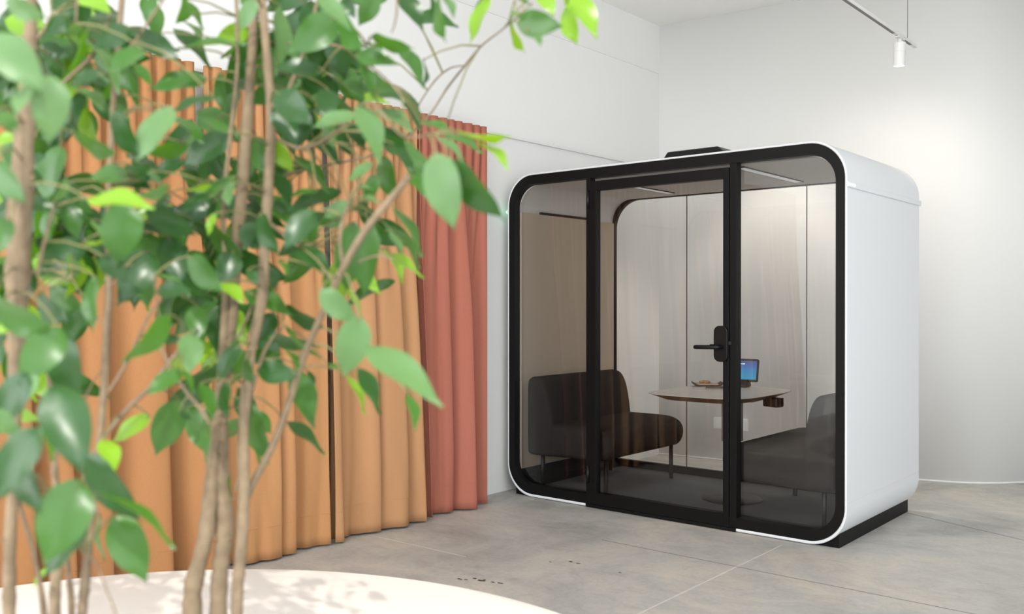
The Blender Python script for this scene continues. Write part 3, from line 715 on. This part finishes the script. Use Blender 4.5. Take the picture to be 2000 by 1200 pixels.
CL = [(300, -5, 285, 45, 24, 1), (275, 70, 345, 114, 42, 0), (365, -5, 350, 42, 22, 1), (360, 0, 397, 52, 16, 1), (350, 38, 396, 72, 6, 1), (350, 95, 470, 82, 9, 1), (485, 55, 422, 82, 38, 3), (470, -10, 500, 10, 30, 2),
      (400, 155, 298, 168, 35, 1), (430, 145, 436, 218, 24, 1), (455, 165, 492, 172, 22, 0), (588, 147, 488, 200, 48, 1), (655, 35, 572, 98, 62, 1), (622, -8, 682, 52, 30, 2, 1.05), (655, 62, 672, 148, 52, 0), (665, 35, 702, 98, 38, 1), (735, -8, 703, 46, 38, 1),
      (670, -5, 692, 32, 24, 0), (560, 85, 600, 118, 26, 2), (625, 142, 542, 128, 32, 0), (590, 150, 645, 172, 32, 0), (548, 15, 545, 135, 32, 2), (540, 180, 602, 238, 54, 0), (538, 212, 577, 278, 42, 0), (640, 175, 638, 230, 42, 0),
      (692, 225, 615, 242, 26, 2), (640, 225, 650, 288, 26, 2), (660, 235, 682, 303, 24, 0), (700, 206, 746, 308, 42, 2, 1.1), (680, 240, 712, 290, 28, 0), (742, 243, 806, 328, 36, 0), (748, 260, 784, 308, 24, 2), (750, 308, 766, 388, 36, 1),
      (695, 190, 755, 198, 18, 3), (740, 210, 802, 252, 26, 2), (725, 148, 772, 188, 30, 2), (740, 185, 792, 196, 14, 0), (728, 72, 800, 96, 26, 1), (780, 88, 826, 162, 26, 1), (695, 108, 772, 122, 32, 1), (715, 84, 747, 102, 13, 1),
      (785, -12, 824, 50, 34, 0), (845, -8, 841, 30, 11, 0), (858, -10, 862, 72, 18, 1), (868, -8, 887, 30, 16, 2), (705, 125, 732, 187, 24, 1), (828, 118, 832, 162, 6, 0), (945, -8, 930, 36, 11, 0), (955, -4, 917, 75, 25, 3), (998, 46, 1018, 98, 15, 3),
      (1012, 44, 1090, 50, 50, 1), (1055, -18, 1080, 24, 32, 3), (1108, 14, 1122, 80, 34, 3), (1110, -10, 1165, 60, 40, 3), (1028, 28, 1000, 30, 10, 2), (1030, 64, 1056, 83, 9, 2), (1008, -5, 1038, 10, 9, 1),
      (896, 257, 988, 270, 11, 3, 1.15), (938, 280, 991, 320, 15, 3, 1.15), (822, 237, 884, 260, 14, 1), (850, 265, 910, 313, 13, 2), (868, 263, 937, 292, 14, 1), (852, 302, 882, 438, 70, 2, 1.0), (884, 316, 972, 424, 52, 0, 1.0),
      (794, 280, 840, 330, 22, 2), (805, 305, 838, 340, 14, 1), (800, 342, 830, 380, 20, 1), (740, 343, 712, 392, 28, 1), (700, 365, 727, 368, 7, 2), (700, 386, 737, 391, 8, 2), (768, 404, 824, 490, 16, 1), (752, 438, 820, 508, 15, 1),
      (762, 452, 787, 495, 16, 2), (734, 433, 758, 468, 15, 0), (754, 490, 788, 545, 14, 3), (764, 497, 824, 538, 17, 3), (728, 440, 705, 572, 48, 1, 1.28), (692, 438, 674, 562, 52, 1, 1.3), (686, 444, 692, 495, 20, 2), (668, 428, 622, 436, 26, 1),
      (682, 398, 632, 422, 27, 2), (690, 408, 718, 395, 14, 0), (612, 412, 558, 478, 46, 0), (620, 436, 604, 475, 17, 1), (583, 483, 642, 534, 36, 0), (508, 420, 537, 494, 32, 0), (473, 440, 520, 485, 48, 0), (592, 472, 545, 498, 24, 0),
      (636, 528, 634, 585, 13, 1), (672, 558, 713, 628, 9, 3), (628, 568, 692, 628, 44, 2, 1.12), (478, 570, 566, 608, 37, 1), (530, 524, 536, 566, 22, 0), (545, 508, 563, 534, 10, 1), (534, 394, 562, 415, 20, 0), (558, 602, 630, 642, 27, 0), (536, 613, 504, 665, 36, 0),
      (560, 640, 617, 699, 12, 1), (562, 686, 584, 718, 13, 1), (506, 722, 575, 735, 44, 0), (572, 724, 613, 828, 46, 1), (600, 724, 616, 765, 11, 0), (702, 622, 674, 730, 64, 2, 1.05), (718, 678, 854, 778, 52, 2, 1.0), (798, 770, 813, 835, 20, 1),
      (698, 722, 746, 800, 30, 0), (678, 733, 714, 802, 14, 3), (640, 711, 667, 726, 9, 1), (432, 600, 427, 688, 52, 0), (465, 608, 476, 674, 26, 3), (466, 678, 423, 742, 32, 0), (476, 688, 458, 745, 30, 1), (482, 700, 492, 745, 18, 0),
      (393, 750, 416, 810, 26, 1), (420, 788, 394, 890, 20, 1), (445, 748, 439, 820, 22, 0), (464, 758, 494, 806, 20, 0), (455, 492, 434, 556, 48, 0), (434, 553, 472, 586, 26, 3), (485, 528, 502, 552, 22, 0), (449, 266, 358, 318, 48, 0), (442, 258, 403, 233, 20, 1),
      (457, 346, 398, 388, 22, 1), (452, 358, 443, 398, 20, 2), (412, 384, 354, 402, 20, 0), (500, 268, 517, 338, 38, 1), (534, 278, 569, 333, 32, 3), (577, 303, 638, 368, 22, 1), (534, 333, 567, 404, 30, 0), (618, 374, 566, 381, 11, 1), (728, 322, 680, 350, 20, 2),
      (420, 393, 348, 432, 42, 0), (420, 418, 405, 458, 15, 3), (440, 925, 445, 980, 20, 1), (498, 1, 470, 55, 30, 2), (560, 825, 632, 878, 22, 0), (488, 790, 520, 900, 40, 1), (497, 805, 528, 845, 30, 1), (520, 700, 545, 690, 8, 1), (484, 850, 510, 905, 12, 1), (455, 660, 470, 690, 20, 1)]
LT = [[(18, 1230, 30, 1.15), (18, 1150, 30, 1.15), (20, 1040, 28, 1.15), (26, 940, 28, 1.15), (30, 800, 30, 1.12), (32, 640, 44, 1.1), (36, 500, 56, 1.08), (44, 340, 50, 1.06), (50, 200, 40, 1.05), (60, 60, 28, 1.05), (62, -50, 24, 1.05)],
      [(86, 1230, 16), (84, 1180, 15), (72, 1110, 12), (62, 1065, 11), (45, 1010, 10), (34, 970, 9), (20, 930, 7)],
      [(106, 1230, 28), (108, 1150, 27), (112, 1090, 24), (112, 1010, 18), (106, 900, 16), (104, 820, 14), (96, 740, 12), (90, 640, 10)],
      [(140, 1230, 16), (139, 1170, 15), (134, 1120, 12), (128, 1060, 9)],
      [(157, 1230, 22), (164, 1160, 22), (170, 1100, 20), (176, 1030, 18), (186, 940, 17), (196, 850, 17), (203, 760, 17), (208, 660, 17), (213, 560, 16), (212, 440, 15), (216, 320, 15), (222, 200, 14), (228, 120, 14), (238, 0, 14), (242, -50, 13)]]
LB = [[(178, 895, 9), (210, 845, 10), (250, 798, 11), (288, 762, 10), (320, 722, 10), (345, 690, 9), (367, 665, 8)],
      [(212, 765, 9), (232, 735, 9), (252, 700, 8), (275, 650, 7), (293, 612, 7), (308, 596, 5), (330, 570, 4)],
      [(307, 655, 8), (320, 690, 8), (335, 722, 9), (360, 760, 9), (392, 800, 9), (410, 830, 8)],
      [(150, 815, 3), (170, 770, 4), (190, 735, 4), (206, 720, 4)], [(140, 545, 3), (170, 590, 4), (205, 640, 4)],
      [(120, 165, 8), (150, 138, 9), (178, 112, 9), (196, 80, 9), (208, 55, 7), (215, 20, 6)],
      [(215, 140, 6), (253, 95, 6), (285, 50, 6), (317, 3, 5), (330, -20, 4)],
      [(72, 540, 8, 1.1), (85, 480, 8, 1.1), (95, 440, 8, 1.1), (106, 405, 7, 1.1)], [(12, 470, 7, 1.12), (14, 420, 7, 1.12), (20, 360, 6, 1.12)],
      [(100, 30, 7), (85, 60, 8), (60, 90, 8)], [(145, 860, 5), (160, 905, 7), (178, 950, 8), (190, 1000, 7), (196, 1030, 5)],
      [(150, 20, 5, 1.1), (152, -20, 5, 1.1), (148, 45, 5, 1.1)], [(208, 560, 6), (235, 545, 4), (245, 520, 3)],
      [(165, 1080, 6, 1.0), (180, 1090, 5, 1.0), (200, 1130, 5, 1.0), (228, 1205, 4, 1.0)], [(300, 540, 4), (308, 600, 4), (312, 630, 3)]]
LL = [(12, 2, 82, 34, 38, 2, .88), (-12, 68, 78, 172, 74, 2, .82), (72, 158, 27, 214, 24, 2, .85), (100, 150, 96, 270, 68, 2, .85), (100, -6, 152, 32, 38, 0), (160, -8, 210, 18, 34, 3), (132, 33, 90, 68, 32, 0), (175, 50, 102, 56, 20, 2), (236, 36, 155, 36, 14, 0),
      (252, 55, 188, 90, 40, 0), (172, 58, 137, 142, 16, 1), (80, 88, 134, 112, 28, 0), (172, 78, 237, 164, 18, 2), (276, 96, 220, 134, 34, 1), (196, 145, 138, 160, 24, 0), (150, 170, 198, 206, 22, 2), (216, 160, 202, 206, 15, 1), (-8, 222, 32, 248, 30, 1, .9),
      (68, 256, 8, 250, 18, 2), (-8, 276, 34, 270, 22, 3), (-10, 320, 42, 392, 44, 1, .9), (28, 318, 82, 352, 28, 0), (144, 260, 214, 303, 26, 1), (246, 345, 178, 340, 36, 1), (208, 343, 288, 362, 38, 0), (108, 392, 132, 348, 18, 2), (130, 358, 152, 402, 28, 0),
      (175, 388, 288, 396, 32, 3, 1.0), (262, 126, 299, 166, 20, 1), (220, 220, 268, 304, 38, 0, 1.1), (336, 213, 268, 304, 46, 2, 1.1), (336, 224, 288, 264, 20, 0), (366, 282, 268, 303, 26, 1), (340, 226, 395, 274, 22, 1), (416, 192, 338, 213, 17, 0), (356, 314, 298, 352, 28, 0),
      (254, 304, 305, 337, 18, 0), (270, 345, 312, 352, 20, 2), (255, 322, 288, 350, 32, 0), (330, 366, 276, 384, 22, 2), (412, 360, 368, 374, 11, 3), (334, 618, 252, 702, 37, 1), (316, 664, 352, 662, 19, 0), (372, 653, 370, 724, 45, 2), (384, 598, 386, 660, 42, 1), (395, 648, 384, 680, 22, 1),
      (352, 727, 291, 767, 32, 1), (346, 718, 380, 760, 13, 1), (348, 783, 306, 884, 58, 1), (352, 803, 372, 820, 12, 0), (291, 816, 223, 858, 32, 3), (204, 860, 224, 914, 36, 3),
      (-14, 598, 88, 642, 54, 1, .95), (74, 582, 122, 628, 38, 0), (-10, 644, 34, 636, 20, 3, .95), (118, 642, 42, 740, 68, 1, .95), (116, 648, 142, 782, 62, 0, 1.0), (52, 732, -6, 834, 54, 0, .92), (72, 736, 28, 806, 32, 2, .92), (108, 756, 156, 910, 86, 0, .92), (84, 798, 106, 894, 28, 1, .95),
      (74, 840, -8, 970, 68, 0, .86), (40, 902, 70, 995, 44, 0, .9), (-8, 800, 36, 856, 34, 2, .86), (152, 940, 92, 1092, 94, 1, .92), (168, 1026, 86, 1118, 46, 0, .95), (166, 890, 264, 1014, 56, 0, 1.05), (192, 964, 338, 1044, 11, 1, 1.0), (226, 1010, 281, 1130, 68, 1, 1.05),
      (195, 1008, 195, 1090, 11, 1), (100, 1108, 64, 1142, 12, 3), (162, 474, 78, 528, 54, 0), (86, 398, 70, 504, 32, 1), (100, 408, 88, 474, 22, 1), (54, 394, 114, 412, 28, 0), (140, 498, 138, 548, 24, 2), (80, 534, 134, 542, 24, 2), (66, 533, 18, 594, 44, 0), (-4, 505, 42, 520, 18, 1),
      (186, 543, 177, 640, 28, 1), (155, 518, 192, 548, 9, 3), (292, 492, 236, 586, 62, 0), (200, 500, 244, 545, 40, 0), (246, 398, 228, 510, 72, 1, 1.08), (180, 432, 207, 474, 13, 2), (164, 476, 210, 469, 9, 3), (288, 406, 376, 458, 46, 0), (330, 466, 352, 546, 56, 0), (370, 502, 428, 568, 44, 1),
      (308, 566, 368, 567, 34, 0), (298, 532, 368, 568, 9, 2), (100, 960, 70, 1000, 20, 1), (130, 480, 60, 470, 30, 0), (20, 430, -20, 500, 40, 1, .95), (60, 300, 100, 340, 30, 0)]
fig('potted_fig', 'leafy weeping fig with three slim stems in the middle foreground', (2.945, -4.12), .095, CT, CB, CL, 1.3, [(590, 110, 75, 75, 44), (440, 540, 60, 100, 30), (690, 470, 30, 50, 9), (440, 330, 110, 60, 20), (440, 690, 30, 50, 8)], 5)
fig('potted_fig', 'leafy weeping fig with several stems at the left edge of the photo', (2.885, -4.325), .105, LT, LB, LL, 1.18, [(110, 70, 90, 60, 64), (40, 460, 50, 80, 20), (50, 330, 60, 90, 46), (290, 480, 60, 60, 24), (40, 640, 45, 90, 20), (170, 430, 60, 50, 12)], 9)

# ------------------------------------------------------------------ light
wd = bpy.data.worlds.new('world'); S.world = wd; wd.use_nodes = True
bg = wd.node_tree.nodes['Background']; bg.inputs['Color'].default_value = (.80, .90, 1, 1); bg.inputs['Strength'].default_value = .9
def area(name, loc, rot, sx, sy, power, col):
    l = bpy.data.lights.new(name, 'AREA'); l.shape = 'RECTANGLE'; l.size = sx; l.size_y = sy; l.energy = power; l.color = col
    o = bpy.data.objects.new(name, l); COL.objects.link(o); o.location = loc; o.rotation_euler = rot; return o
area('daylight_window_right', (7.39, -4.75, 1.9), (0, math.radians(90), 0), 2.8, 4.3, 138, (.90, .95, 1))
area('daylight_window_right', (7.39, -.05, 1.9), (0, math.radians(90), 0), 2.8, 4.5, 24, (.90, .95, 1))
area('daylight_window_front', (2.3, -7.49, 1.9), (math.radians(90), 0, 0), 2.6, 2.8, 180, (.97, .98, 1))
area('daylight_window_front', (5.3, -7.49, 1.9), (math.radians(90), 0, 0), 2.6, 2.8, 60, (.97, .98, 1))
area('added_skylight_fill', ((SKX0+SKX1)/2, (SKY0+SKY1)/2, CZ+.1), (0, 0, 0), SKX1-SKX0, SKY1-SKY0, 130, (.92, .96, 1))  # added daylight fill in the made-up skylight opening
sd = Vector((.66, -.40, .64)).normalized()
sun = bpy.data.lights.new('sun', 'SUN'); sun.energy = 3.1; sun.angle = .012; sun.color = (1, .95, .86)
so_ = bpy.data.objects.new('sun', sun); COL.objects.link(so_); so_.rotation_euler = sd.to_track_quat('Z', 'Y').to_euler()
sp = bpy.data.lights.new('spotlight_beam', 'SPOT'); sp.energy = 15; sp.spot_size = math.radians(150); sp.spot_blend = 1.0; sp.shadow_soft_size = .018; sp.color = (1, .9, .78)
spo = bpy.data.objects.new('spotlight_beam', sp); COL.objects.link(spo); spo.location = (2.166, 1.3152, 2.8255)
dl = bpy.data.lights.new('added_downlight_fill', 'SPOT'); dl.energy = 105; dl.spot_size = math.radians(62); dl.spot_blend = .4; dl.shadow_soft_size = .06; dl.color = (1, .93, .84)  # unseen lamp without fixture, added to brighten the wall behind the pod
dlo = bpy.data.objects.new('added_downlight_fill', dl); COL.objects.link(dlo); dlo.location = (1.05, 1.48, CZ-.06)
spo.rotation_euler = Vector((.30, -.62, 1)).to_track_quat('Z', 'Y').to_euler()
